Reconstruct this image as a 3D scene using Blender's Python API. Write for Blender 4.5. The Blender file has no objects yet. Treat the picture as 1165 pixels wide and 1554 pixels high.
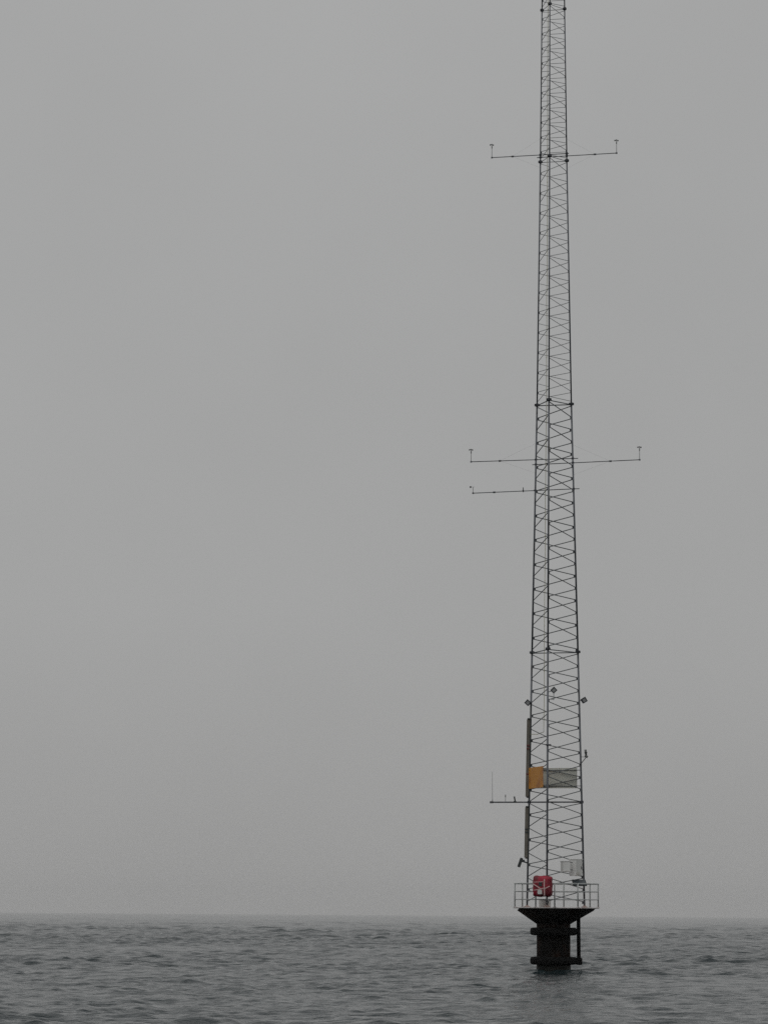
import bpy, bmesh, math, random
import numpy as np
from mathutils import Vector, Matrix

random.seed(7)
rng = np.random.default_rng(11)
S = bpy.context.scene
COL = S.collection

# ------------------------------------------------------------------ camera
EYE = 2.4                                   # metres above the water, from a small boat
cam = bpy.data.cameras.new('camera')
cam.sensor_fit = 'VERTICAL'
cam.sensor_height = 36.0
cam.sensor_width = 27.0
cam.lens = 105.0
cam.clip_start = 0.1
cam.clip_end = 40000
co = bpy.data.objects.new('camera', cam)
COL.objects.link(co)
PITCH, ROLL = math.radians(7.667), math.radians(0.393)
co.matrix_world = (Matrix.Translation((0, 0, EYE)) @ Matrix.Rotation(math.pi / 2 + PITCH, 4, 'X')
                   @ Matrix.Rotation(ROLL, 4, 'Z'))
S.camera = co

# ------------------------------------------------------------------ world: overcast daylight
SUN_EL, SUN_AZ = math.radians(58), math.radians(205)
world = bpy.data.worlds.new('World')
S.world = world
world.use_nodes = True
nt = world.node_tree
nt.nodes.clear()
N, LK = nt.nodes.new, nt.links.new
out = N('ShaderNodeOutputWorld')
bg = N('ShaderNodeBackground')
bg.inputs['Strength'].default_value = 0.1
sky = N('ShaderNodeTexSky')
sky.sky_type = 'NISHITA'
sky.sun_disc = False
sky.sun_elevation = SUN_EL
sky.sun_rotation = SUN_AZ
sky.dust_density = 5.0
hs = N('ShaderNodeHueSaturation')
hs.inputs['Saturation'].default_value = 0.12
LK(sky.outputs[0], hs.inputs['Color'])
tc = N('ShaderNodeTexCoord')
sep = N('ShaderNodeSeparateXYZ')
LK(tc.outputs['Generated'], sep.inputs[0])
ramp = N('ShaderNodeValToRGB')               # cloud deck: dimmer low down, brighter overhead
cr = ramp.color_ramp
cr.elements[0].position = 0.0
cr.elements[0].color = (0.343, 0.342, 0.338, 1)
cr.elements[1].position = 1.0
cr.elements[1].color = (0.47, 0.47, 0.47, 1)
e = cr.elements.new(0.10); e.color = (0.384, 0.386, 0.383, 1)
e = cr.elements.new(0.22); e.color = (0.387, 0.390, 0.388, 1)
LK(sep.outputs['Z'], ramp.inputs[0])
noi = N('ShaderNodeTexNoise')                # faint mottling of the cloud base
noi.inputs['Scale'].default_value = 4.0
noi.inputs['Detail'].default_value = 5.0
noi.inputs['Roughness'].default_value = 0.55
LK(tc.outputs['Generated'], noi.inputs['Vector'])
mr = N('ShaderNodeMapRange')
mr.inputs['From Min'].default_value = 0.3
mr.inputs['From Max'].default_value = 0.7
mr.inputs['To Min'].default_value = 9.15
mr.inputs['To Max'].default_value = 10.0
LK(noi.outputs['Fac'], mr.inputs[0])
mul = N('ShaderNodeVectorMath'); mul.operation = 'SCALE'
LK(ramp.outputs[0], mul.inputs[0])
LK(mr.outputs[0], mul.inputs['Scale'])
mix = N('ShaderNodeMix'); mix.data_type = 'RGBA'
mix.inputs['Factor'].default_value = 0.96    # thick cloud in front of the clear sky
LK(hs.outputs[0], mix.inputs['A'])
LK(mul.outputs[0], mix.inputs['B'])
LK(mix.outputs['Result'], bg.inputs['Color'])
LK(bg.outputs[0], out.inputs['Surface'])

sun = bpy.data.lights.new('sun', 'SUN')
sun.energy = 0.5
sun.angle = math.radians(60)
sun.color = (1.0, 0.985, 0.965)
so = bpy.data.objects.new('sun', sun)
COL.objects.link(so)
d = Vector((math.sin(SUN_AZ) * math.cos(SUN_EL), math.cos(SUN_AZ) * math.cos(SUN_EL), math.sin(SUN_EL)))
so.rotation_euler = d.to_track_quat('Z', 'Y').to_euler()
so.location = (0, 0, 80)

S.render.engine = 'CYCLES'
S.view_settings.view_transform = 'Standard'
S.view_settings.look = 'None'
S.view_settings.gamma = 1.0
S.view_settings.exposure = 0.0
S.view_settings.use_curve_mapping = False
S.cycles.use_denoising = False
S.cycles.denoising_prefilter = 'ACCURATE'
S.cycles.max_bounces = 8
S.cycles.volume_bounces = 3
S.cycles.caustics_reflective = False
S.cycles.caustics_refractive = False
S.render.filter_size = 1.7

# ------------------------------------------------------------------ materials
def material(name, col, rough=0.6, metal=0.0, var=0.25, scale=6.0, col2=None, amount=0.35, bump=0.0, spec=0.5):
    """Principled material: two noise layers vary the tone, and col2 (rust, grime) breaks through in patches."""
    m = bpy.data.materials.new(name)
    m.use_nodes = True
    t = m.node_tree
    b = t.nodes['Principled BSDF']
    b.inputs['Roughness'].default_value = rough
    b.inputs['Metallic'].default_value = metal
    b.inputs['Specular IOR Level'].default_value = spec
    tc = t.nodes.new('ShaderNodeTexCoord')
    n1 = t.nodes.new('ShaderNodeTexNoise')
    n1.inputs['Scale'].default_value = scale
    n1.inputs['Detail'].default_value = 6
    t.links.new(tc.outputs['Object'], n1.inputs['Vector'])
    r = t.nodes.new('ShaderNodeMapRange')
    r.inputs['From Min'].default_value = 0.3
    r.inputs['From Max'].default_value = 0.7
    r.inputs['To Min'].default_value = 1 - var
    r.inputs['To Max'].default_value = 1 + var
    t.links.new(n1.outputs['Fac'], r.inputs[0])
    sc = t.nodes.new('ShaderNodeVectorMath'); sc.operation = 'SCALE'
    sc.inputs[0].default_value = col
    t.links.new(r.outputs[0], sc.inputs['Scale'])
    last = sc.outputs[0]
    if col2:
        n2 = t.nodes.new('ShaderNodeTexNoise')
        n2.inputs['Scale'].default_value = scale * 0.45
        n2.inputs['Detail'].default_value = 8
        n2.inputs['Roughness'].default_value = 0.65
        t.links.new(tc.outputs['Object'], n2.inputs['Vector'])
        q = t.nodes.new('ShaderNodeMapRange')
        q.inputs['From Min'].default_value = 0.62 - amount * 0.4
        q.inputs['From Max'].default_value = 0.75 - amount * 0.3
        t.links.new(n2.outputs['Fac'], q.inputs[0])
        mx = t.nodes.new('ShaderNodeMix'); mx.data_type = 'RGBA'
        t.links.new(q.outputs[0], mx.inputs['Factor'])
        t.links.new(last, mx.inputs['A'])
        mx.inputs['B'].default_value = (*col2, 1)
        last = mx.outputs['Result']
    t.links.new(last, b.inputs['Base Color'])
    if bump:
        bp = t.nodes.new('ShaderNodeBump')
        bp.inputs['Strength'].default_value = bump
        bp.inputs['Distance'].default_value = 0.02
        t.links.new(n1.outputs['Fac'], bp.inputs['Height'])
        t.links.new(bp.outputs[0], b.inputs['Normal'])
    return m

M = dict(
    steel=material('weathered_galvanised_steel', (0.15, 0.16, 0.178), 0.6, 0.0, 0.2, 3, (0.045, 0.042, 0.04), 0.3),
    brace=material('galvanised_brace_steel', (0.14, 0.15, 0.155), 0.6, 0.0, 0.2, 3),
    fine=material('thin_brace_steel', (0.22, 0.23, 0.235), 0.6, 0.0, 0.2, 3),
    flange=material('dark_flange_steel', (0.055, 0.06, 0.07), 0.65, 0.0, 0.3, 8),
    pile=material('tarred_pile_steel', (0.0055, 0.005, 0.0045), 0.75, 0.0, 0.4, 2.5, (0.022, 0.010, 0.006), 0.42, 0.5, spec=0.1),
    rubber=material('black_rubber', (0.006, 0.006, 0.006), 0.8, 0.0, 0.3, 6, bump=0.4, spec=0.1),
    growth=material('wet_weed', (0.006, 0.008, 0.006), 0.5, 0.0, 0.5, 9, (0.012, 0.009, 0.006), 0.3, 0.8, spec=0.2),
    rail=material('galvanised_rail', (0.46, 0.48, 0.47), 0.5, 0.0, 0.2, 5),
    deck=material('pale_deck_edge', (0.62, 0.58, 0.57), 0.7, 0.0, 0.12, 4, (0.36, 0.27, 0.25), 0.2),
    shoe=material('primed_shoe', (0.42, 0.31, 0.28), 0.7, 0.0, 0.2, 9),
    tan=material('beige_plastic', (0.17, 0.158, 0.132), 0.55, 0.0, 0.15, 2.5, (0.10, 0.06, 0.045), 0.2),
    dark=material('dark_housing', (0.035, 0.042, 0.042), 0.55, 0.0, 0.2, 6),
    orange=material('orange_yellow_board', (0.66, 0.285, 0.035), 0.5, 0.0, 0.1, 3, (0.42, 0.16, 0.04), 0.3),
    grey=material('board_back', (0.62, 0.63, 0.57), 0.55, 0.0, 0.08, 2, (0.48, 0.49, 0.44), 0.25),
    white=material('white_enamel', (0.84, 0.84, 0.82), 0.4, 0.0, 0.05, 3, (0.60, 0.55, 0.48), 0.2),
    offwhite=material('weathered_white', (0.68, 0.68, 0.66), 0.5, 0.0, 0.08, 3, (0.46, 0.43, 0.38), 0.25),
    red=material('red_vinyl', (0.38, 0.006, 0.032), 0.55, 0.0, 0.3, 4, (0.13, 0.004, 0.012), 0.62, 0.6),
    strap=material('faded_webbing', (0.62, 0.42, 0.41), 0.8, 0.0, 0.15, 8),
    panel=material('blue_grey_panel', (0.055, 0.07, 0.08), 0.35, 0.0, 0.15, 4),
    lens=material('lamp_lens', (0.30, 0.31, 0.31), 0.25, 0.0, 0.1, 5),
    cable=material('pale_cable', (0.60, 0.58, 0.40), 0.6, 0.0, 0.1, 1),
    sensor=material('sensor_grey', (0.14, 0.145, 0.14), 0.5, 0.0, 0.1, 6),
    redtape=material('red_tape', (0.16, 0.05, 0.05), 0.6, 0.0, 0.1, 6),
)

def sea_material():
    m = bpy.data.materials.new('sea_water')
    m.use_nodes = True
    t = m.node_tree
    b = t.nodes['Principled BSDF']
    b.inputs['Base Color'].default_value = (0.014, 0.025, 0.028, 1)
    b.inputs['Roughness'].default_value = 0.08
    b.inputs['IOR'].default_value = 1.333
    tc = t.nodes.new('ShaderNodeTexCoord')
    def noise(scale, detail, stretch, rough=0.55):
        mp = t.nodes.new('ShaderNodeMapping')
        mp.inputs['Scale'].default_value = stretch
        mp.inputs['Rotation'].default_value = (0, 0, 0.35)
        t.links.new(tc.outputs['Object'], mp.inputs['Vector'])
        n = t.nodes.new('ShaderNodeTexNoise')
        n.inputs['Scale'].default_value = scale
        n.inputs['Detail'].default_value = detail
        n.inputs['Roughness'].default_value = rough
        t.links.new(mp.outputs[0], n.inputs['Vector'])
        return n.outputs['Fac']
    fine = noise(7.0, 3, (0.7, 1.0, 1.0))
    swell = noise(1.2, 2, (0.7, 1.0, 1.0))
    b1 = t.nodes.new('ShaderNodeBump')
    b1.inputs['Strength'].default_value = 1.0
    b1.inputs['Distance'].default_value = 0.05
    t.links.new(fine, b1.inputs['Height'])
    b2 = t.nodes.new('ShaderNodeBump')
    b2.inputs['Strength'].default_value = 1.0
    b2.inputs['Distance'].default_value = 0.10
    t.links.new(swell, b2.inputs['Height'])
    t.links.new(b1.outputs[0], b2.inputs['Normal'])
    t.links.new(b2.outputs[0], b.inputs['Normal'])
    return m

# ------------------------------------------------------------------ sea
def graded(start, stop, first, growth, cap):
    """Distances from start outwards: the step grows by `growth` each time up to `cap`."""
    v, s = [start], first
    while v[-1] < stop:
        v.append(v[-1] + s)
        s = min(s * growth, cap)
    return v

REACH = 6000.0                               # about where the sea drops below a 2.4 m eye
rows = graded(0.01, 50.0, 0.8, 1.0, 0.8)
r_ = rows[-1]
while r_ < 2600.0:                           # finest where waves can be told apart, coarser with distance
    r_ += 0.1 if r_ < 170 else max(0.1, r_ * 0.0022 - 0.274)
    rows.append(r_)
rows += graded(rows[-1], REACH, 5.0, 1.05, 300)[1:]
side = graded(0.0, 0.20, 0.0011, 1.0, 0.0011)
side = side + graded(side[-1], math.pi - 0.03, 0.0015, 1.18, 0.10)[1:-1]
ANG = np.array([-v for v in side[:0:-1]] + side)
RAD = np.array(rows)
ga, gr = np.meshgrid(ANG, RAD)
gx, gy = gr * np.sin(ga), gr * np.cos(ga)
step = np.maximum(np.gradient(ANG)[None, :] * gr, np.gradient(RAD)[:, None])
px, py, pz = gx.copy(), gy.copy(), np.zeros_like(gx)
NW = 150
lam = np.exp(rng.uniform(math.log(0.24), math.log(1.9), NW))
lam[:36] = np.exp(rng.uniform(math.log(1.6), math.log(9.0), 36))
lam[36:50] = np.exp(rng.uniform(math.log(9.0), math.log(26.0), 14))
ang = rng.normal(math.radians(255), math.radians(58), NW)
pha = rng.uniform(0, 2 * math.pi, NW)
SLOPE = 0.275
near = (step < 9.0) & (gr > 45)
sx, sy, sst = gx[near], gy[near], step[near]
ax_, ay_, az_, pw = (np.zeros_like(sx) for _ in range(4))
gust = 0.88 + 0.25 * np.sin(sx * 0.045 + 1.3 * np.sin(sy * 0.021)) * np.sin(sy * 0.037 + 0.8) \
     + 0.2 * np.sin(sx * 0.16 + sy * 0.05) * np.sin(sy * 0.11 - sx * 0.06)
for l, a, ph in zip(lam, ang, pha):
    k = 2 * math.pi / l
    sl = SLOPE * math.sqrt(2.0 / NW) * (1.0 if l < 1.6 else (1.6 / l) ** 1.0)
    f = np.clip((l / sst - 2.5) / 2.0, 0, 1)
    pw += (f * sl) ** 2
    w = f * sl / k
    th = k * (sx * math.cos(a) + sy * math.sin(a)) + ph
    az_ += w * np.cos(th)
    sn = np.sin(th) * w * 0.8
    ax_ -= sn * math.cos(a)
    ay_ -= sn * math.sin(a)
boost = gust * np.clip(SLOPE / np.sqrt(pw + 1e-6), 1.0, 3.5)   # coarse far waves keep the sea's overall steepness
dp = np.hypot(sx - 7.478, sy - 131.0)         # water slapping round the pile
wash = np.exp(-np.clip(dp - 0.7, 0, None) / 1.1) * (0.6 + 0.4 * np.sin(5 * np.arctan2(sy - 131.0, sx - 7.478) + 3 * dp))
px[near] += ax_ * boost; py[near] += ay_ * boost
pz[near] += az_ * boost + 0.035 * wash * np.cos(2 * math.pi * dp / 0.75)
ny, nx = gx.shape
verts = np.stack([px, py, pz], -1).reshape(-1, 3).astype(np.float32)
ii = np.arange(ny * nx).reshape(ny, nx)
quads = np.stack([ii[:-1, :-1], ii[:-1, 1:], ii[1:, 1:], ii[1:, :-1]], -1).reshape(-1, 4)
seam = np.stack([ii[:-1, -1], ii[:-1, 0], ii[1:, 0], ii[1:, -1]], -1)
quads = np.concatenate([quads, seam])
me = bpy.data.meshes.new('sea')
me.vertices.add(len(verts)); me.vertices.foreach_set('co', verts.ravel())
me.loops.add(quads.size); me.loops.foreach_set('vertex_index', quads.ravel().astype(np.int32))
me.polygons.add(len(quads))
me.polygons.foreach_set('loop_start', np.arange(0, quads.size, 4, dtype=np.int32))
me.polygons.foreach_set('use_smooth', np.ones(len(quads), dtype=bool))
me.update(calc_edges=True)

me.materials.append(sea_material())
sea = bpy.data.objects.new('sea', me)
sea['kind'] = 'structure'
COL.objects.link(sea)

# ------------------------------------------------------------------ mesh helpers (mast coordinates, metres)
ORIGIN = Vector((7.448, 131.0, 0.0))        # mast axis at the water line

def V(*a): return Vector(a)

def tube(bm, p0, p1, r0, r1=None, n=8, caps=True):
    p0, p1 = Vector(p0), Vector(p1)
    r1 = r0 if r1 is None else r1
    dirn = (p1 - p0).normalized()
    u = dirn.orthogonal().normalized(); v = dirn.cross(u)
    a = [bm.verts.new(p0 + r0 * (math.cos(t) * u + math.sin(t) * v)) for t in [2 * math.pi * i / n for i in range(n)]]
    b = [bm.verts.new(p1 + r1 * (math.cos(t) * u + math.sin(t) * v)) for t in [2 * math.pi * i / n for i in range(n)]]
    for i in range(n):
        bm.faces.new((a[i], a[(i + 1) % n], b[(i + 1) % n], b[i])).smooth = n > 6
    if caps:
        bm.faces.new(a[::-1]); bm.faces.new(b)
    return bm

def lathe(bm, prof, c=(0, 0), n=32, c1=None):
    """prof = [(radius, z)]; the centre may slide from c to c1 between the first and the last ring."""
    c1 = c1 or c
    rings = []
    for k, (r, z) in enumerate(prof):
        f = k / max(1, len(prof) - 1)
        cx, cy = c[0] + (c1[0] - c[0]) * f, c[1] + (c1[1] - c[1]) * f
        rings.append([bm.verts.new((cx + r * math.cos(2 * math.pi * i / n), cy + r * math.sin(2 * math.pi * i / n), z)) for i in range(n)])
    for a, b in zip(rings, rings[1:]):
        for i in range(n):
            bm.faces.new((a[i], a[(i + 1) % n], b[(i + 1) % n], b[i])).smooth = True
    bm.faces.new(rings[0][::-1]); bm.faces.new(rings[-1])
    bmesh.ops.recalc_face_normals(bm, faces=bm.faces)
    return bm

def sq(v): return math.copysign(abs(v) ** 0.6, v)

def torus(bm, c, R, r, n=40, k=12):
    rings = []
    for i in range(n):
        a = 2 * math.pi * i / n
        rings.append([bm.verts.new((c[0] + (R + r * sq(math.cos(b))) * math.cos(a), c[1] + (R + r * sq(math.cos(b))) * math.sin(a), c[2] + r * sq(math.sin(b))))
                      for b in [2 * math.pi * j / k for j in range(k)]])
    for i in range(n):
        a, b = rings[i], rings[(i + 1) % n]
        for j in range(k):
            bm.faces.new((a[j], b[j], b[(j + 1) % k], a[(j + 1) % k])).smooth = True
    return bm

def box(bm, c, s, rot=None, bevel=0.0, seg=2):
    g = bmesh.ops.create_cube(bm, size=1.0)
    mt = Matrix.Translation(c) @ (rot.to_4x4() if rot else Matrix.Identity(4)) @ Matrix.Diagonal((*s, 1))
    bmesh.ops.transform(bm, matrix=mt, verts=g['verts'])
    if bevel:
        es = list({ed for v in g['verts'] for ed in v.link_edges})
        bmesh.ops.bevel(bm, geom=es, offset=bevel, segments=seg, affect='EDGES', profile=0.6)
    return bm

def arc(bm, c, R, z, a0, a1, r, n=14, k=6):
    """A bent pipe along part of a circle (angles from the side facing the boat)."""
    pts = [Vector((c[0] + R * math.sin(a0 + (a1 - a0) * i / n), c[1] - R * math.cos(a0 + (a1 - a0) * i / n), z)) for i in range(n + 1)]
    return path(bm, pts, r, k)

def path(bm, pts, r, k=6):
    rings = []
    for i, p in enumerate(pts):
        t = (pts[min(i + 1, len(pts) - 1)] - pts[max(i - 1, 0)]).normalized()
        ref = V(0, 0, 1) if abs(t.z) < 0.9 else V(1, 0, 0)
        u = t.cross(ref).normalized(); w = t.cross(u)
        rings.append([bm.verts.new(p + r * (math.cos(q) * u + math.sin(q) * w)) for q in [2 * math.pi * j / k for j in range(k)]])
    for a, b in zip(rings, rings[1:]):
        for j in range(k):
            bm.faces.new((a[j], a[(j + 1) % k], b[(j + 1) % k], b[j])).smooth = True
    bm.faces.new(rings[0][::-1]); bm.faces.new(rings[-1])
    bmesh.ops.recalc_face_normals(bm, faces=bm.faces)
    return bm

def rot(ax, deg): return Matrix.Rotation(math.radians(deg), 3, ax)

class Thing:
    def __init__(self, name, label, cat, base, group=None):
        self.base = Vector(base)
        o = bpy.data.objects.new(name, None)
        o.empty_display_size = 0.3
        o.location = ORIGIN + self.base
        COL.objects.link(o)
        o['label'] = label; o['category'] = cat
        if group: o['group'] = group
        self.o = o
    def part(self, name, bm, mat, parent=None, kind=None):
        """Link bm (mast coordinates) as one mesh under this thing or under one of its parts."""
        m = bpy.data.meshes.new(name)
        bmesh.ops.translate(bm, verts=bm.verts, vec=-self.base)
        bm.to_mesh(m); bm.free()
        m.materials.append(M[mat])
        o = bpy.data.objects.new(name, m)
        COL.objects.link(o)
        o.parent = parent or self.o
        if kind: o['kind'] = kind
        return o

def B(): return bmesh.new()

# ------------------------------------------------------------------ monopile with its deck
PC = (0.03, 0.0)                            # pile axis
DC = (0.15, 0.0)                            # deck centre
t = Thing('monopile', 'black tarred steel pile standing in the sea, flaring to the deck that carries the mast', 'monopile', (PC[0], 0, 0))
prof = [(0.73, -2.2)] + [(0.73, -2.2 + 0.47 * i) for i in range(1, 9)] + [(0.735, 2.06)]
pile = t.part('pile_tube', lathe(B(), prof, PC, 48), 'pile')
for z in (1.02, 1.36):
    t.part('weld_band', lathe(B(), [(0.725, z), (0.742, z + 0.01), (0.742, z + 0.03), (0.725, z + 0.04)], PC, 48), 'pile', pile)
wb = lathe(B(), [(0.735, -0.6), (0.752, -0.2), (0.757, 0.05), (0.745, 0.2), (0.728, 0.32)], PC, 48)
for v in wb.verts:
    if v.co.z > 0.1: v.co.z += random.uniform(-0.06, 0.1)
t.part('weed_band', wb, 'growth', pile)
flare = t.part('deck_flare', lathe(B(), [(0.75, 2.03), (1.66, 2.60), (1.66, 2.690)], PC, 48, (0.19, 0.0)), 'pile')
for z in (1.70, 0.445):
    t.part('fender_ring', torus(B(), (PC[0], 0, z), 0.85, 0.17), 'rubber')
bp = tube(B(), (1.105, -0.1, 2.32), (1.12, -0.1, 0.30), 0.086, n=12)
lp = t.part('landing_post', bp, 'rubber')
t.part('post_foot', box(B(), (1.13, -0.1, 0.43), (0.27, 0.24, 0.32), None, 0.06), 'rubber', lp)
t.part('post_arm', tube(B(), (0.66, -0.1, 1.76), (1.10, -0.1, 1.76), 0.07, n=10), 'rubber', lp)
dk = t.part('deck_plate', lathe(B(), [(1.80, 2.690), (1.86, 2.692), (1.865, 2.738), (1.78, 2.74)], DC, 48), 'deck')

# ------------------------------------------------------------------ guard railing round the deck
RR = 1.818
offs = [(-1.806, 1), (-0.972, 1), (-0.173, 1), (0.833, 1), (1.81, 1), (1.532, -1), (0.435, -1), (-1.419, -1)]
angs = []
for x, side in offs:
    a = math.asin(max(-1, min(1, x / RR)))
    angs.append(a if side > 0 else math.pi - a)
t = Thing('guard_railing', 'galvanised three-rail guard railing round the rim of the pile deck', 'railing', (DC[0], 0, 2.74))
for a in angs:
    x, y = DC[0] + RR * math.sin(a), -RR * math.cos(a)
    ps = t.part('post', tube(B(), (x, y, 2.741), (x, y, 3.775), 0.033, n=8), 'rail')
    t.part('foot_plate', box(B(), (x, y, 2.752), (0.13, 0.13, 0.02)), 'deck', ps)
aa = sorted(angs)
for z, r in ((3.755, 0.026), (3.415, 0.019), (3.075, 0.019)):
    for i, a in enumerate(aa):
        a1 = aa[(i + 1) % len(aa)] + (2 * math.pi if i == len(aa) - 1 else 0)
        t.part('rail', arc(B(), DC, RR, z, a, a1, r), 'rail')

# ------------------------------------------------------------------ lattice mast
LEV = [(2.74, 1.467), (13.915, 1.184), (24.985, 0.893), (36.09, 0.696), (43.14, 0.600), (46.66, 0.552)]
PER = [10, 10, 12, 10, 5]
PHI = math.radians(-13.2)
AZ = {'m': PHI, 'r': PHI + math.radians(120), 'l': PHI - math.radians(120)}

def radius(z):
    for (z0, r0), (z1, r1) in zip(LEV, LEV[1:]):
        if z <= z1: return r0 + (r1 - r0) * (z - z0) / (z1 - z0)
    return LEV[-1][1]

def leg(n, z, extra=0.0):
    r = radius(z) + extra
    return V(r * math.sin(AZ[n]), -r * math.cos(AZ[n]), z)

t = Thing('lattice_mast', 'tall three-legged galvanised lattice mast rising from the pile deck', 'mast', (0, 0, 2.74))
LEG_R = [0.044, 0.041, 0.034, 0.029, 0.028]
FL_R = [0, 0.115, 0.118, 0.10, 0.085]
BR_R = [0.0195, 0.0205, 0.0125, 0.0115, 0.0115]
gus = B()
for s in range(5):
    z0, z1 = LEV[s][0], LEV[s + 1][0]
    top = z1 - (0.0 if s == 4 else 0.03)
    for n in 'lmr':
        a, b = leg(n, z0 + (0.03 if s else 0.0)), leg(n, top)
        lg = t.part('leg', tube(B(), a, b, LEG_R[s], n=10), 'steel')
        if s == 0:
            t.part('base_shoe', lathe(B(), [(0.15, 2.742), (0.145, 2.77), (0.07, 2.80), (0.055, 2.83)], (a.x, a.y), 16), 'shoe', lg)
        else:                               # bolted flange pair between two sections
            fl = t.part('flange', lathe(B(), [(FL_R[s], z0 - 0.042), (FL_R[s], z0 - 0.006), (FL_R[s] * 0.8, z0 - 0.004), (FL_R[s] * 0.8, z0 + 0.004), (FL_R[s], z0 + 0.006), (FL_R[s], z0 + 0.042)],
                                        (leg(n, z0).x, leg(n, z0).y), 16), 'flange')
            bl = B()
            for q in range(6):
                w = 2 * math.pi * q / 6
                tube(bl, leg(n, z0) + V(FL_R[s] * 0.72 * math.cos(w), FL_R[s] * 0.72 * math.sin(w), -0.06), leg(n, z0) + V(FL_R[s] * 0.72 * math.cos(w), FL_R[s] * 0.72 * math.sin(w), 0.06), 0.014, n=6)
            t.part('bolts', bl, 'flange', fl, kind='stuff')
    lo = z0 + (0.22 if s == 0 else 0.09)
    hi = z1 - (0.0 if s == 4 else 0.09)
    dz = (hi - lo) / PER[s] / 2
    for n0, n1 in (('r', 'l'), ('l', 'm'), ('m', 'r')):
        for k in range(PER[s] * 2):         # one zigzag down each face, starting under the flange at n0
            za, zb = hi - k * dz, hi - (k + 1) * dz
            na, nb = (n0, n1) if k % 2 == 0 else (n1, n0)
            a, b = leg(na, za), leg(nb, zb)
            u = (b - a).normalized()
            t.part('brace', tube(B(), a + u * LEG_R[s] * 0.7 - V(0, 0, 0.03 if k else 0), b - u * LEG_R[s] * 0.7 + V(0, 0, 0.03), BR_R[s], n=6), 'brace' if s < 2 else 'fine')
            c = (leg('l', zb) + leg('m', zb) + leg('r', zb)) / 3
            e = leg(nb, zb)
            o_ = (leg(na, zb) - e).normalized()
            if s < 2 or k % 2 == 0:
                box(gus, e + o_ * (0.06 if s < 2 else 0.035), (0.09 if s < 2 else 0.05, 0.014, 0.13 if s < 2 else 0.07),
                    Matrix.Rotation(math.atan2(o_.y, o_.x), 3, 'Z'))
    if s < 4:
        for na, nb in (('l', 'm'), ('m', 'r'), ('r', 'l')):
            a, b = leg(na, z1 - 0.03), leg(nb, z1 - 0.03)
            u = (b - a).normalized()
            t.part('strut', tube(B(), a + u * 0.06, b - u * 0.06, BR_R[s] * 1.15, n=6), 'brace')
t.part('gusset_plates', gus, 'flange', kind='stuff')
q = leg('m', 9.72)
t.part('bracket', box(B(), q + V(0.03, -0.07, 0), (0.24, 0.08, 0.06), None, 0.01), 'flange')
q = leg('r', 4.45)

# pale signal cable up the inside of the mast
def inner(z): return leg('m', z) * 0.62 + leg('l', z) * 0.38 + V(0.10, 0.12, 0) * radius(z)
t = Thing('signal_cable', 'pale yellowish cable running up the inside of the lattice mast', 'cable', inner(10.35))
pts = [leg('l', 10.30) + V(-0.02, -0.08, 0), (inner(10.30) + leg('l', 10.30)) / 2 + V(0, 0, -0.03), inner(10.34)] + [inner(10.6 + i * 1.0) + V(random.uniform(-.01, .01), 0, 0) for i in range(34)]
t.part('cable_run', path(B(), [p.copy() for p in pts], 0.014), 'cable')
cl = B()
for i in range(17):
    p = inner(11.0 + 2 * i)
    box(cl, p, (0.045, 0.045, 0.03))
t.part('cable_clips', cl, 'cable', kind='stuff')

# ------------------------------------------------------------------ instrument booms
def face_y(x, z):
    """Depth of the back face (left leg to right leg) continued at x."""
    l, r = leg('l', z), leg('r', z)
    return l.y + (r.y - l.y) * (x - l.x) / (r.x - l.x) + 0.06

def boom(label, x0, z0, x1, z1, tip, up, stay_leg, stay_h):
    a, b = V(x0, face_y(x0, z0), z0), V(x1, face_y(x1, z1), z1)
    root = leg(stay_leg, z0 if stay_leg == 'l' else z1)
    g = Thing('instrument_boom', label, 'boom', (root.x, face_y(root.x, root.z), root.z), 'horizontal booms on the lattice mast')
    arm = g.part('arm', tube(B(), a, b, 0.019, n=8), 'steel')
    tp, other = (a, b) if tip == 'a' else (b, a)
    g.part('upright', tube(B(), tp, tp + V(0, 0, up), 0.011, n=8), 'sensor')
    g.part('tip_clamp', box(B(), tp, (0.08, 0.07, 0.07), None, 0.015), 'steel')
    mid = tp.lerp(other, 0.27) if stay_h else tp.lerp(other, 0.2)
    g.part('splice_sleeve', tube(B(), mid - (other - tp).normalized() * 0.05, mid + (other - tp).normalized() * 0.05, 0.042, n=8), 'steel')
    for n in 'lr':
        p = leg(n, z0)
        yy = face_y(p.x, p.z)
        g.part('leg_clamp', box(B(), V(p.x, (p.y + yy) / 2, a.z + (b.z - a.z) * (p.x - a.x) / (b.x - a.x)), (0.11, 0.14, 0.085), None, 0.02), 'flange')
    if stay_h:
        for h in (stay_h, -stay_h * 0.8):
            g.part('stay_wire', tube(B(), mid, leg(stay_leg, root.z + h), 0.0018, n=5), 'sensor')
    return tp + V(0, 0, up)

def anemometer(p, label):
    g = Thing('cup_anemometer', label, 'anemometer', p, 'cup anemometers on the boom tips')
    g.part('body', lathe(B(), [(0.02, p.z - 0.12), (0.022, p.z - 0.10), (0.022, p.z - 0.02), (0.012, p.z), (0.012, p.z + 0.05)], (p.x, p.y), 12), 'sensor')
    for k in range(3):
        a = 0.4 + 2 * math.pi * k / 3
        c = p + V(math.cos(a) * 0.075, math.sin(a) * 0.075, 0.045)
        b = B()
        tw = V(-math.sin(a), math.cos(a), 0)
        tube(b, c - tw * 0.03, c + tw * 0.02, 0.012, 0.036, n=10)
        tube(b, p + V(0, 0, 0.045), c, 0.006, n=5)
        g.part('cup', b, 'dark')

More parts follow.
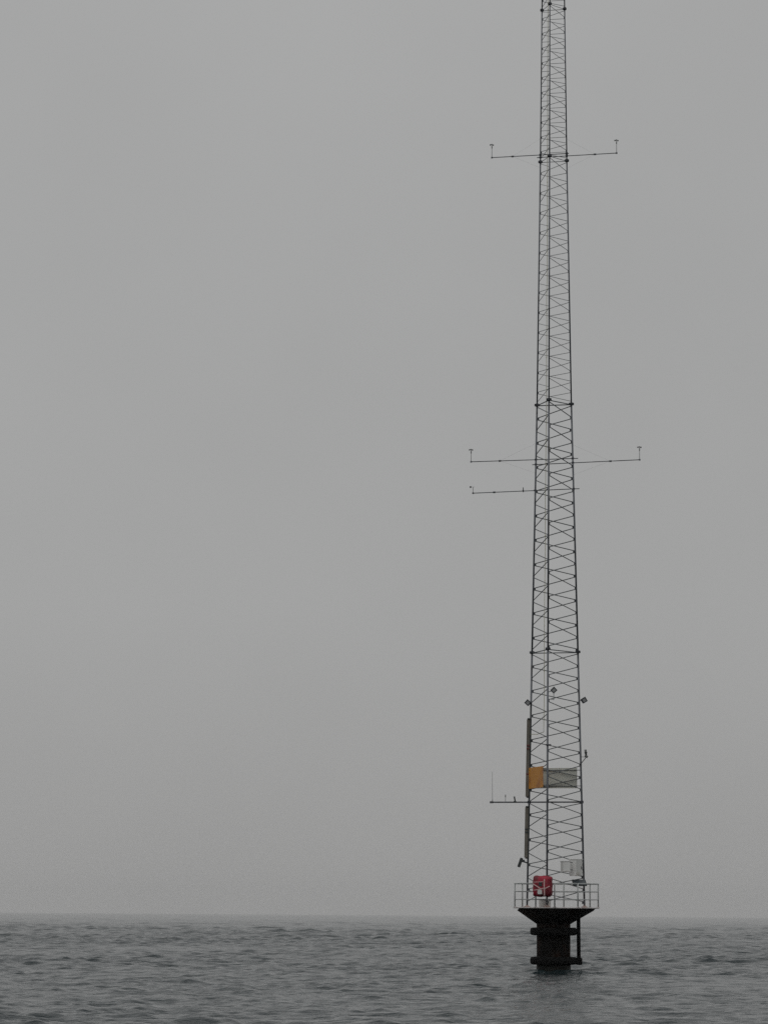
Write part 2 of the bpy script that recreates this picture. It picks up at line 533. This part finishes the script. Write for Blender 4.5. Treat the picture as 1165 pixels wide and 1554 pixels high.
p = boom('boom at the upper flange joint reaching out on the orange-board side of the mast', -2.675, 36.42, 0.76, 36.43, 'a', 0.55, 'l', 0.75)
anemometer(p, 'cup anemometer at the outer end of the upper boom on the orange-board side')
p = boom('boom at the upper flange joint reaching out on the white-cabinet side of the mast', -0.66, 36.31, 2.87, 36.335, 'b', 0.54, 'r', 0.75)
anemometer(p, 'cup anemometer at the outer end of the upper boom on the white-cabinet side')
p = boom('middle boom on the orange-board side, directly above the boom with a wind vane', -3.565, 22.52, 1.15, 22.54, 'a', 0.50, 'l', 0.75)
anemometer(p, 'cup anemometer on the middle boom directly above the wind vane boom')
p = boom('middle boom on the white-cabinet side, with no other boom below it', -0.86, 22.31, 3.83, 22.40, 'b', 0.52, 'r', 0.75)
anemometer(p, 'cup anemometer on the middle boom reaching out on the white-cabinet side')
p = boom('boom with a wind vane at its tip, just below the two middle booms', -3.475, 21.10, 1.21, 21.18, 'a', 0.16, 'l', 0)
g = Thing('wind_vane', 'small wind vane at the tip of the boom below the two middle booms', 'wind vane', p)
g.part('spindle', tube(B(), p, p + V(0, 0, 0.13), 0.011, n=8), 'sensor')
g.part('tail_fin', box(B(), p + V(-0.11, 0.03, 0.12), (0.075, 0.008, 0.075)), 'dark')
g.part('pointer', tube(B(), p + V(-0.10, 0.03, 0.12), p + V(0.07, -0.02, 0.12), 0.005, n=6), 'sensor')
x = -1.26
q = V(x, face_y(x, 21.14) - 0.05, 21.14)
g = Thing('temperature_sensor', 'short dark probe clamped across the wind vane boom near the mast leg', 'sensor', q)
g.part('probe', tube(B(), q + V(0, 0, -0.06), q + V(0, 0, 0.15), 0.02, n=8), 'dark')
g.part('clamp', box(B(), q, (0.07, 0.08, 0.06), None, 0.01), 'flange')

# low boom with radio aerial
zb = 7.325
a, b = V(-2.62, face_y(-2.62, zb), zb), V(1.36, face_y(1.36, zb), zb)
g = Thing('instrument_boom', 'lowest boom beside the orange board, carrying a whip aerial and two short probes', 'boom', leg('l', zb), 'horizontal booms on the lattice mast')
g.part('arm', tube(B(), a, b, 0.032, n=8), 'steel')
g.part('tip_clamp', box(B(), a, (0.16, 0.10, 0.09), None, 0.015), 'steel')
for n in 'lr':
    p = leg(n, zb)
    g.part('leg_clamp', box(B(), V(p.x, p.y + 0.03, zb), (0.15, 0.16, 0.12), None, 0.02), 'flange')
w = a + V(0.04, 0, 0)
g = Thing('whip_aerial', 'hair-thin tall whip aerial at the tip of the lowest boom', 'aerial', w)
g.part('base_mount', tube(B(), w, w + V(0, 0, 0.12), 0.018, n=8), 'sensor')
g.part('whip', tube(B(), w + V(0, 0, 0.1), w + V(-0.01, 0, 1.34), 0.009, 0.006, n=6), 'sensor')
w = V(-2.01, face_y(-2.01, zb), zb)
g = Thing('rain_probe', 'thin short probe between the whip aerial and the stouter probe on the lowest boom', 'sensor', w)
g.part('stem', tube(B(), w, w + V(0, 0, 0.25), 0.010, n=8), 'sensor')
g.part('head', tube(B(), w + V(0, 0, 0.22), w + V(0, 0, 0.33), 0.020, n=8), 'sensor')
w = V(-1.60, face_y(-1.60, zb), zb)
g = Thing('shielded_sensor', 'stouter dark leaning probe on the lowest boom, close to the mast leg', 'sensor', w)
g.part('foot', box(B(), w + V(0, 0, 0.02), (0.12, 0.09, 0.06), None, 0.01), 'dark')
g.part('stem', tube(B(), w + V(0.01, 0, 0.03), w + V(-0.03, 0, 0.25), 0.028, 0.036, n=10), 'dark')

# ------------------------------------------------------------------ lamps at lantern height
def lamp(label, c, tilt, turn, target):
    c = Vector(c)
    R3 = rot('Z', turn) @ rot('Y', tilt)
    g = Thing('mast_lamp', label, 'lamp', c, 'square lamps round the mast')
    h = g.part('housing', box(B(), c, (0.21, 0.15, 0.21), R3, 0.015), 'dark')
    b = B()
    for sx_, sz_, w_, h_ in ((0, .092, .22, .036), (0, -.092, .22, .036), (.092, 0, .036, .148), (-.092, 0, .036, .148)):
        box(b, c + R3 @ V(sx_, -0.085, sz_), (w_, 0.03, h_), R3)
    g.part('bezel', b, 'flange', h)
    g.part('lens', box(B(), c + R3 @ V(0, -0.074, 0), (0.146, 0.012, 0.146), R3), 'lens', h)
    g.part('arm', tube(B(), c + (Vector(target) - c).normalized() * 0.07, target, 0.016, n=8), 'steel')
    return g

lc = leg('l', 11.69)
lamp('square lamp set cornerwise beside the leg that carries the long beige trunking', lc + V(-0.14, -0.05, 0), 42, -10, lc)
rc = leg('r', 11.76)
lamp('square lamp set cornerwise on a short arm off the leg with the bracketed sensor', rc + V(0.20, -0.08, 0.02), 58, 12, rc)
mc = V(-0.02, -1.22, 12.10)
g = lamp('square lamp on a thin stem in front of the braces', mc, 46, 0, leg('m', 12.02) + V(0.02, -0.02, 0))
g.part('stem', tube(B(), mc + V(0, 0.02, -0.09), mc + V(0, 0.02, -0.42), 0.016, n=8), 'rail')
g.part('stem_arm', tube(B(), mc + V(0, 0.02, -0.41), leg('m', 11.72), 0.013, n=8), 'rail')

# bracketed sensor on the right leg
p = leg('r', 8.99)
d0 = p + V(0.235, -0.12, 0.30)
g = Thing('bracketed_sensor', 'small grey weather sensor on a slanted bracket above the boards', 'sensor', p)
g.part('strut', tube(B(), p, d0, 0.018, n=8), 'sensor')
g.part('strut', tube(B(), leg('r', 9.30), d0, 0.011, n=8), 'sensor')
g.part('mount', box(B(), d0 + V(0, 0, 0.03), (0.15, 0.10, 0.10), rot('Y', 35), 0.02), 'sensor')
hd = g.part('head', tube(B(), d0 + V(-0.01, 0, 0.08), d0 + V(-0.04, 0, 0.32), 0.045, 0.055, n=12), 'sensor')
g.part('collar', tube(B(), d0 + V(-0.02, 0, 0.17), d0 + V(-0.025, 0, 0.21), 0.066, n=12), 'dark', hd)

# ------------------------------------------------------------------ long beige trunking along the left leg
def trunking(label, z0, z1, marks, mat2):
    a, b = leg('l', z0) + V(-0.095, -0.035, 0), leg('l', z1) + V(-0.095, -0.035, 0)
    c = (a + b) / 2
    tilt = math.degrees(math.atan2(b.x - a.x, b.z - a.z))
    R3 = rot('Y', tilt)
    g = Thing('cable_trunking', label, 'trunking', a, 'trunking along the mast leg')
    g.part('cover', box(B(), c, (0.145, 0.16, (b - a).length), R3, 0.012), 'tan')
    g.part('shaded_side', box(B(), c + V(0.10, -0.03, 0), (0.06, 0.17, (b - a).length - 0.04), R3, 0.008), 'dark')  # dark strip stands in for the shaded side of the beige trunking
    g.part('end_cap', box(B(), b + V(0.03, -0.012, 0.02), (0.165, 0.16, 0.06), R3, 0.012), 'dark')
    g.part('end_cap', box(B(), a + V(0.035, -0.012, -0.02), (0.13, 0.16, 0.06), R3, 0.012), 'dark')
    for f in marks:
        g.part('mounting_band', box(B(), a.lerp(b, f) + V(0.03, -0.005, 0), (0.205, 0.185, 0.07), R3, 0.01), mat2)

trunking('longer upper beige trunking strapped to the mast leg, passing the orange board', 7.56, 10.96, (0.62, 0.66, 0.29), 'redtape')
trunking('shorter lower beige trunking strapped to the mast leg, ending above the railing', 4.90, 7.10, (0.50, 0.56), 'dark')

# tilted slab lamp at the trunking's foot
p = leg('l', 4.66)
c = p + V(-0.345, -0.16, 0.02)
R3 = rot('Y', 19)
g = Thing('floodlight', 'dark green-grey tilted slab floodlight hanging by the foot of the lower trunking', 'floodlight', c + V(0, 0, -0.22))
h = g.part('housing', box(B(), c, (0.125, 0.20, 0.42), R3, 0.015), 'dark')
g.part('glass', box(B(), c + R3 @ V(-0.066, 0, -0.01), (0.012, 0.16, 0.36), R3), 'lens', h)
g.part('yoke', tube(B(), c + V(0.08, 0, 0.06), p, 0.03, n=8), 'dark')
g.part('knuckle', box(B(), c + V(0.14, 0.04, 0.07), (0.12, 0.10, 0.11), None, 0.02), 'flange')

# ------------------------------------------------------------------ boards on the faces
def board(name, label, n0, n1, f0, f1, z0, z1, off, mat, stiff):
    zc = (z0 + z1) / 2
    a, b = leg(n0, zc), leg(n1, zc)
    mid = (a + b) / 2
    nrm = V(mid.x, mid.y, 0).normalized()
    p0, p1 = a.lerp(b, f0) + nrm * off, a.lerp(b, f1) + nrm * off
    ca = math.atan2(p1.y - p0.y, p1.x - p0.x)
    R3 = Matrix.Rotation(ca, 3, 'Z')
    c = (p0 + p1) / 2; c.z = zc
    g = Thing(name, label, 'board', c + V(0, 0, -(z1 - z0) / 2))
    g.part('sheet', box(B(), c, ((p1 - p0).length, 0.012, z1 - z0), R3), mat)
    for zz in (z0 + 0.10, z1 - 0.10):
        q0, q1 = a.lerp(b, 0.0) + nrm * (off - 0.03), a.lerp(b, 1.0) + nrm * (off - 0.03)
        q0.z = q1.z = zz
        g.part('mounting_rail', tube(B(), q0, q1, 0.014, n=6), stiff)

board('sign_board', 'plain orange board across one narrow mast face beside the beige trunking', 'l', 'm', -0.035, 0.85, 7.90, 8.82, 0.075, 'orange', 'steel')
board('back_board', 'grey board across the rear mast face, seen through the braces', 'l', 'r', 0.06, 0.915, 7.93, 8.82, 0.085, 'grey', 'brace')

# ------------------------------------------------------------------ cabinets and panel by the right leg
R3 = rot('Z', 38)
c = V(0.97, -0.50, 4.445)
g = Thing('equipment_cabinet', 'larger white equipment cabinet fixed in front of the mast leg above the railing', 'cabinet', c + V(0, 0, -0.37))
bd = g.part('cabinet_body', box(B(), c, (0.40, 0.42, 0.70), R3, 0.015), 'white')
g.part('lid', box(B(), c + V(0, 0, 0.36), (0.44, 0.46, 0.03), R3, 0.008), 'offwhite')
dr = g.part('door', box(B(), c + R3 @ V(0, -0.218, 0), (0.34, 0.014, 0.62), R3, 0.005), 'offwhite')
g.part('handle', box(B(), c + R3 @ V(0.12, -0.235, 0), (0.025, 0.025, 0.12), R3, 0.005), 'dark', dr)
for zz in (4.25, 4.42, 4.68):
    g.part('bracket', tube(B(), V(1.15, -0.40, zz), leg('r', zz), 0.022, n=8), 'steel')
g.part('clamp', box(B(), leg('r', 4.42) + V(-0.06, -0.08, 0), (0.16, 0.14, 0.12), None, 0.02), 'flange')
c = V(0.50, -0.80, 4.48)
R3 = rot('Z', 24)
g = Thing('junction_box', 'smaller pale grey junction box at the side of the white cabinet', 'box', c + V(0, 0, -0.23))
g.part('box_body', box(B(), c, (0.36, 0.22, 0.45), R3, 0.015), 'offwhite')
g.part('cover', box(B(), c + R3 @ V(0, -0.117, 0), (0.33, 0.014, 0.41), R3, 0.005), 'white')
g.part('hood', box(B(), c + V(0, 0, 0.235), (0.40, 0.26, 0.02), R3), 'offwhite')
g.part('bracket', tube(B(), c + V(0.15, 0.05, 0.2), V(0.88, -0.55, 4.68), 0.018, n=8), 'steel')
g.part('bracket', tube(B(), c + V(0.15, 0.05, -0.12), V(0.88, -0.55, 4.36), 0.018, n=8), 'steel')
c = V(1.12, -0.55, 3.80)
R3 = rot('Z', 8) @ rot('X', 33)
g = Thing('solar_panel', 'small tilted blue-grey panel below the white cabinet at railing height', 'solar panel', c + V(0, 0, -0.14))
fr = g.part('frame', box(B(), c, (0.60, 0.44, 0.06), R3, 0.008), 'dark')
for i in range(3):
    g.part('cell', box(B(), c + R3 @ V(-0.185 + 0.185 * i, 0, 0.028), (0.172, 0.42, 0.012), R3), 'panel', fr)
g.part('junction', box(B(), c + R3 @ V(0.05, 0.05, -0.05), (0.24, 0.16, 0.05), R3, 0.01), 'panel')
g.part('bracket', tube(B(), c + V(0.2, 0.08, 0.0), leg('r', 3.84), 0.024, n=8), 'steel')
g.part('bracket', tube(B(), c + V(0.0, 0.1, 0.0), leg('r', 3.70), 0.018, n=8), 'steel')

# ------------------------------------------------------------------ red raft bag hung outside the railing, tub on deck
ca = math.radians(-19.5)
R3 = Matrix.Rotation(ca, 3, 'Z')
c = V(-0.47, 0, 3.628)
c.y = -math.sqrt(RR ** 2 - (c.x - DC[0]) ** 2) - 0.045
nrm = V(math.sin(ca), -math.cos(ca), 0)
c = c + nrm * 0.22
g = Thing('life_raft_bag', 'bulging red vinyl bag lashed with pale straps, hung on the railing', 'raft bag', c + V(0, 0, -0.47))
b = box(B(), V(0, 0, 0), (0.84, 0.36, 0.90), None, 0.17, 4)
bmesh.ops.subdivide_edges(b, edges=[e for e in b.edges if e.calc_length() > 0.2], cuts=4, use_grid_fill=True)
for v in b.verts:
    k = (1 - (v.co.x / 0.46) ** 2) * (1 - (v.co.z / 0.5) ** 2)
    v.co.y *= 1 + 0.35 * max(k, 0)
    v.co.x += 0.012 * math.sin(v.co.z * 21 + 1); v.co.z += 0.014 * math.sin(v.co.x * 17)
    v.co.y += 0.015 * math.sin(v.co.x * 19 + v.co.z * 13)
for f in b.faces: f.smooth = True
bmesh.ops.transform(b, matrix=Matrix.Translation(c) @ R3.to_4x4(), verts=b.verts)
bag = g.part('bag', b, 'red')
def bulge(x, z):
    k = max((1 - (x / 0.46) ** 2) * (1 - (z / 0.5) ** 2), 0)
    return -0.18 * (1 + 0.35 * k) - 0.014
def strap(x0, z0, x1, z1, w):
    b = B(); n = 10; prev = None
    dx, dz = x1 - x0, z1 - z0
    ln = math.hypot(dx, dz); ox, oz = -dz / ln * w / 2, dx / ln * w / 2
    for i in range(n + 1):
        x, z = x0 + dx * i / n, z0 + dz * i / n
        y = bulge(x, z)
        q = [c + R3 @ V(x + s * ox, yy, z + s * oz) for s, yy in ((-1, y), (1, y), (1, y + 0.03), (-1, y + 0.03))]
        q = [b.verts.new(v) for v in q]
        if prev:
            for j in range(4): b.faces.new((prev[j], prev[(j + 1) % 4], q[(j + 1) % 4], q[j]))
        else: b.faces.new(q[::-1])
        prev = q
    b.faces.new(prev)
    bmesh.ops.recalc_face_normals(b, faces=b.faces)
    g.part('strap', b, 'strap', bag)
strap(0.14, 0.30, 0.14, -0.40, 0.055)
strap(-0.37, 0.10, -0.02, -0.10, 0.045)
strap(-0.34, -0.17, -0.03, -0.12, 0.035)
strap(0.16, -0.10, 0.37, 0.0, 0.04)
strap(-0.03, -0.11, 0.10, -0.10, 0.05)
strap(-0.40, 0.17, 0.12, 0.19, 0.028)
g.part('cloth_patch', box(B(), c + R3 @ V(-0.06, -0.236, -0.24), (0.20, 0.02, 0.20), R3, 0.008), 'offwhite', bag)
g.part('cloth_patch', box(B(), c + R3 @ V(-0.03, -0.245, 0.08), (0.15, 0.02, 0.18), R3, 0.008), 'dark', bag)
for s in (-0.3, 0.3):
    q = c + R3 @ V(s, 0.15, 0.33)
    g.part('hanger', path(B(), [q, q + V(0, 0, 0.04), q + R3 @ V(0, 0.11, 0.05), q + R3 @ V(0, 0.13, -0.16)], 0.016), 'dark')

c = V(-0.40, -0.98, 2.742)
g = Thing('deck_tub', 'pale grey tub standing on the deck below the red bag', 'tub', c)
g.part('tub_body', lathe(B(), [(0.235, 2.745), (0.25, 2.76), (0.272, 3.04), (0.27, 3.05)], (c.x, c.y), 28), 'offwhite')
g.part('lid', lathe(B(), [(0.283, 3.051), (0.287, 3.06), (0.283, 3.09), (0.20, 3.10)], (c.x, c.y), 28), 'white')

# ------------------------------------------------------------------ haze: the damp air over the sea
hb = B()
box(hb, V(0, 0, 0), (2, 2, 2))
hm = bpy.data.meshes.new('haze')
bmesh.ops.transform(hb, matrix=Matrix.Translation((0, 0, 24.0)) @ Matrix.Diagonal((6300, 6300, 27.5, 1)), verts=hb.verts)
hb.to_mesh(hm); hb.free()
mm = bpy.data.materials.new('haze')
mm.use_nodes = True
tt = mm.node_tree
tt.nodes.clear()
mo = tt.nodes.new('ShaderNodeOutputMaterial')
pv = tt.nodes.new('ShaderNodeVolumePrincipled')
pv.inputs['Color'].default_value = (0.97, 0.97, 0.97, 1)
pv.inputs['Density'].default_value = 0.00006
pv.inputs['Anisotropy'].default_value = 0.2
tt.links.new(pv.outputs[0], mo.inputs['Volume'])
hm.materials.append(mm)
ho = bpy.data.objects.new('haze', hm)
ho['kind'] = 'stuff'
COL.objects.link(ho)
